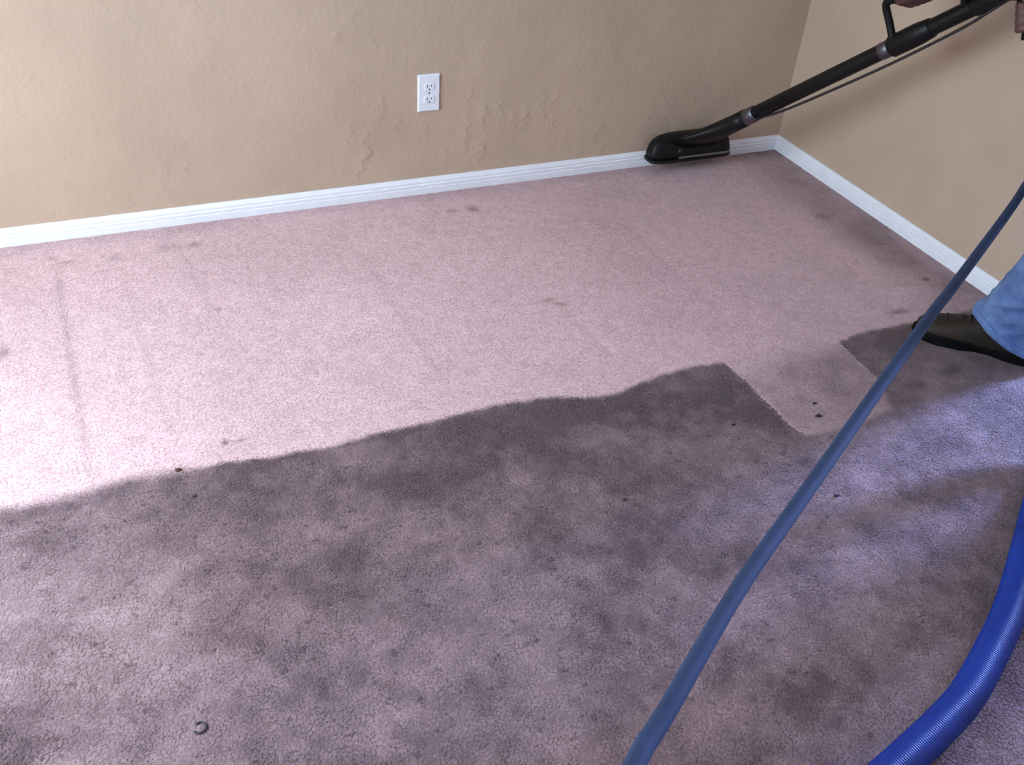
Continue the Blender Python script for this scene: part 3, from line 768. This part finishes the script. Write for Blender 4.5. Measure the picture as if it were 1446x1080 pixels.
for hm in hems:
    bm = bmesh.new(); loft(bm, hm); h_ = from_bm('hem', bm, M_denim, None, True); h_.parent = je; h_.location = (0, 0, 0); h_.location = -Vector(person.location) - Vector(je.location)
# shoes: s along the foot, half width, lateral shift, top of the upper
SECT = [(0.000, 0.020, 0.0, 0.070), (0.010, 0.031, 0.0, 0.090), (0.035, 0.037, 0.0, 0.100), (0.075, 0.037, 0.001, 0.102), (0.115, 0.038, 0.003, 0.100), (0.150, 0.042, 0.003, 0.088), (0.185, 0.047, 0.001, 0.074), (0.220, 0.050, -0.001, 0.064), (0.250, 0.049, -0.004, 0.057), (0.275, 0.043, -0.006, 0.051), (0.293, 0.031, -0.008, 0.044), (0.303, 0.016, -0.009, 0.037)]
def shoe(heel, f, lat_sign, laced):
    l = Vector((f.y, -f.x, 0)) * lat_sign      # lateral side of this foot
    e = empty('shoe', (heel.x, heel.y, 0)); e.parent = person; e.location = Vector((heel.x, heel.y, 0)) - Vector(person.location)
    def place(name, bm, mat):
        o = from_bm(name, bm, mat, None, True); o.parent = e; o.location = (-heel.x, -heel.y, 0); return o
    bm = bmesh.new(); n = 28; rings = []
    for s, hw_, sh_, top in SECT:
        c = heel + f * s + l * sh_; r = []
        for k in range(n):
            a = 2 * math.pi * k / n; ca, sa = math.cos(a), math.sin(a)
            if sa >= 0: z = 0.022 + (top - 0.022) * sa ** 0.75; x = hw_ * (abs(ca) ** 0.75) * (1 if ca >= 0 else -1)
            else: z = 0.022 + 0.008 * sa; x = hw_ * ca
            r.append(Vector((c.x, c.y, 0)) + l * x + Vector((0, 0, z)))
        rings.append(r)
    loft(bm, rings); place('upper', bm, M_leather)
    bm = bmesh.new(); outl = []
    for s, hw_, sh_, top in SECT: 
        med = hw_ + 0.005 - (0.007 if 0.09 < s < 0.16 else 0); outl.append((s, sh_, hw_ + 0.005, med))
    pts_ = [heel + f * (s - 0.004) + l * (sh_ + la) for s, sh_, la, me_ in outl] + [heel + f * 0.310 + l * -0.009] + [heel + f * (s - 0.004) + l * (sh_ - me_) for s, sh_, la, me_ in reversed(outl)]
    lo = [Vector((p.x, p.y, 0.0)) for p in pts_]; c0 = sum(lo, Vector()) / len(lo)
    up_ = lambda z, k: [Vector((c0.x + (p.x - c0.x) * k, c0.y + (p.y - c0.y) * k, z)) for p in lo]
    loft(bm, [up_(0.0, 0.985), up_(0.004, 1.0), up_(0.022, 1.0), up_(0.027, 0.98)]); place('sole', bm, M_sole)
    # toe cap seam and laces
    bm = bmesh.new()
    tube(bm, [heel + f * 0.236 + l * (0.050 * math.cos(a)) + Vector((0, 0, 0.024 + 0.039 * max(0.0, math.sin(a)) ** 0.75)) for a in np.linspace(0.05, math.pi - 0.05, 16)], 0.0016, 6); place('toe_seam', bm, M_lace)
    if laced:
        for s, z in ((0.160, 0.088), (0.178, 0.081), (0.196, 0.075)):
            bm = bmesh.new(); tube(bm, catmull([heel + f * s + l * -0.024 + Vector((0, 0, z - 0.010)), heel + f * (s + 0.004) + Vector((0, 0, z + 0.001)), heel + f * s + l * 0.026 + Vector((0, 0, z - 0.010))], 5), 0.0026, 8); place('lace', bm, M_lace)
shoe(Vector((-0.152, -1.372, 0)), D, 1, True)
shoe(Vector((l_ank.x, l_ank.y, 0)) - D2 * 0.062, D2, -1, True)

# ------------------------------------------------------------------ bits on the carpet
rngc = np.random.default_rng(3)
bm = bmesh.new()
RC_ = Vector((-2.332, -1.712, 0.0)); pr = []
for k in range(26):
    a = math.radians(-160 + 280 * k / 25); pr.append(RC_ + Vector((0.0098 * math.cos(a), 0.0098 * math.sin(a), 0.0012)))
tube(bm, pr, [0.0014] + [0.0020] * 24 + [0.0014], 8)
o = from_bm('open_ring', bm, M_ring, None, True)
tag(o, 'small dark open ring lying on the soiled carpet', 'ring')
def crumb(cx, cy, r, mat, label, sq=1.5):
    bm = bmesh.new(); bmesh.ops.create_icosphere(bm, subdivisions=2, radius=r)
    for v_ in bm.verts:
        v_.co *= 0.8 + 0.4 * rngc.random(); v_.co.x *= sq; v_.co.z *= 0.7
    o = from_bm('crumb', bm, mat, None, True); o.location = (cx, cy, r * 0.45)
    tag(o, label, 'crumb', 'crumbs on the carpet')
crumb(-2.283, -1.088, 0.0046, M_crumb, 'reddish brown crumb right on the edge between clean and soiled carpet')
crumb(-2.263, -1.177, 0.0030, M_crumb_dark, 'tiny dark crumb on soiled carpet just below the reddish brown crumb')
crumb(-1.071, -1.339, 0.0034, M_crumb_dark, 'tiny dark crumb in the darkest square soil patch')
crumb(-0.833, -1.334, 0.0036, M_crumb_dark, 'dark crumb on the half-cleaned stroke, upper of two beside the thin hose')
crumb(-0.856, -1.378, 0.0047, M_crumb_dark, 'dark elongated crumb on the half-cleaned stroke, lower and larger of two beside the thin hose', 1.9)
crumb(-1.434, -1.476, 0.0034, M_crumb, 'tiny reddish crumb on soiled carpet below the darkest patch')
crumb(-0.990, -1.617, 0.0042, M_crumb_dark, 'dark crumb in the bluish light between the two hoses')
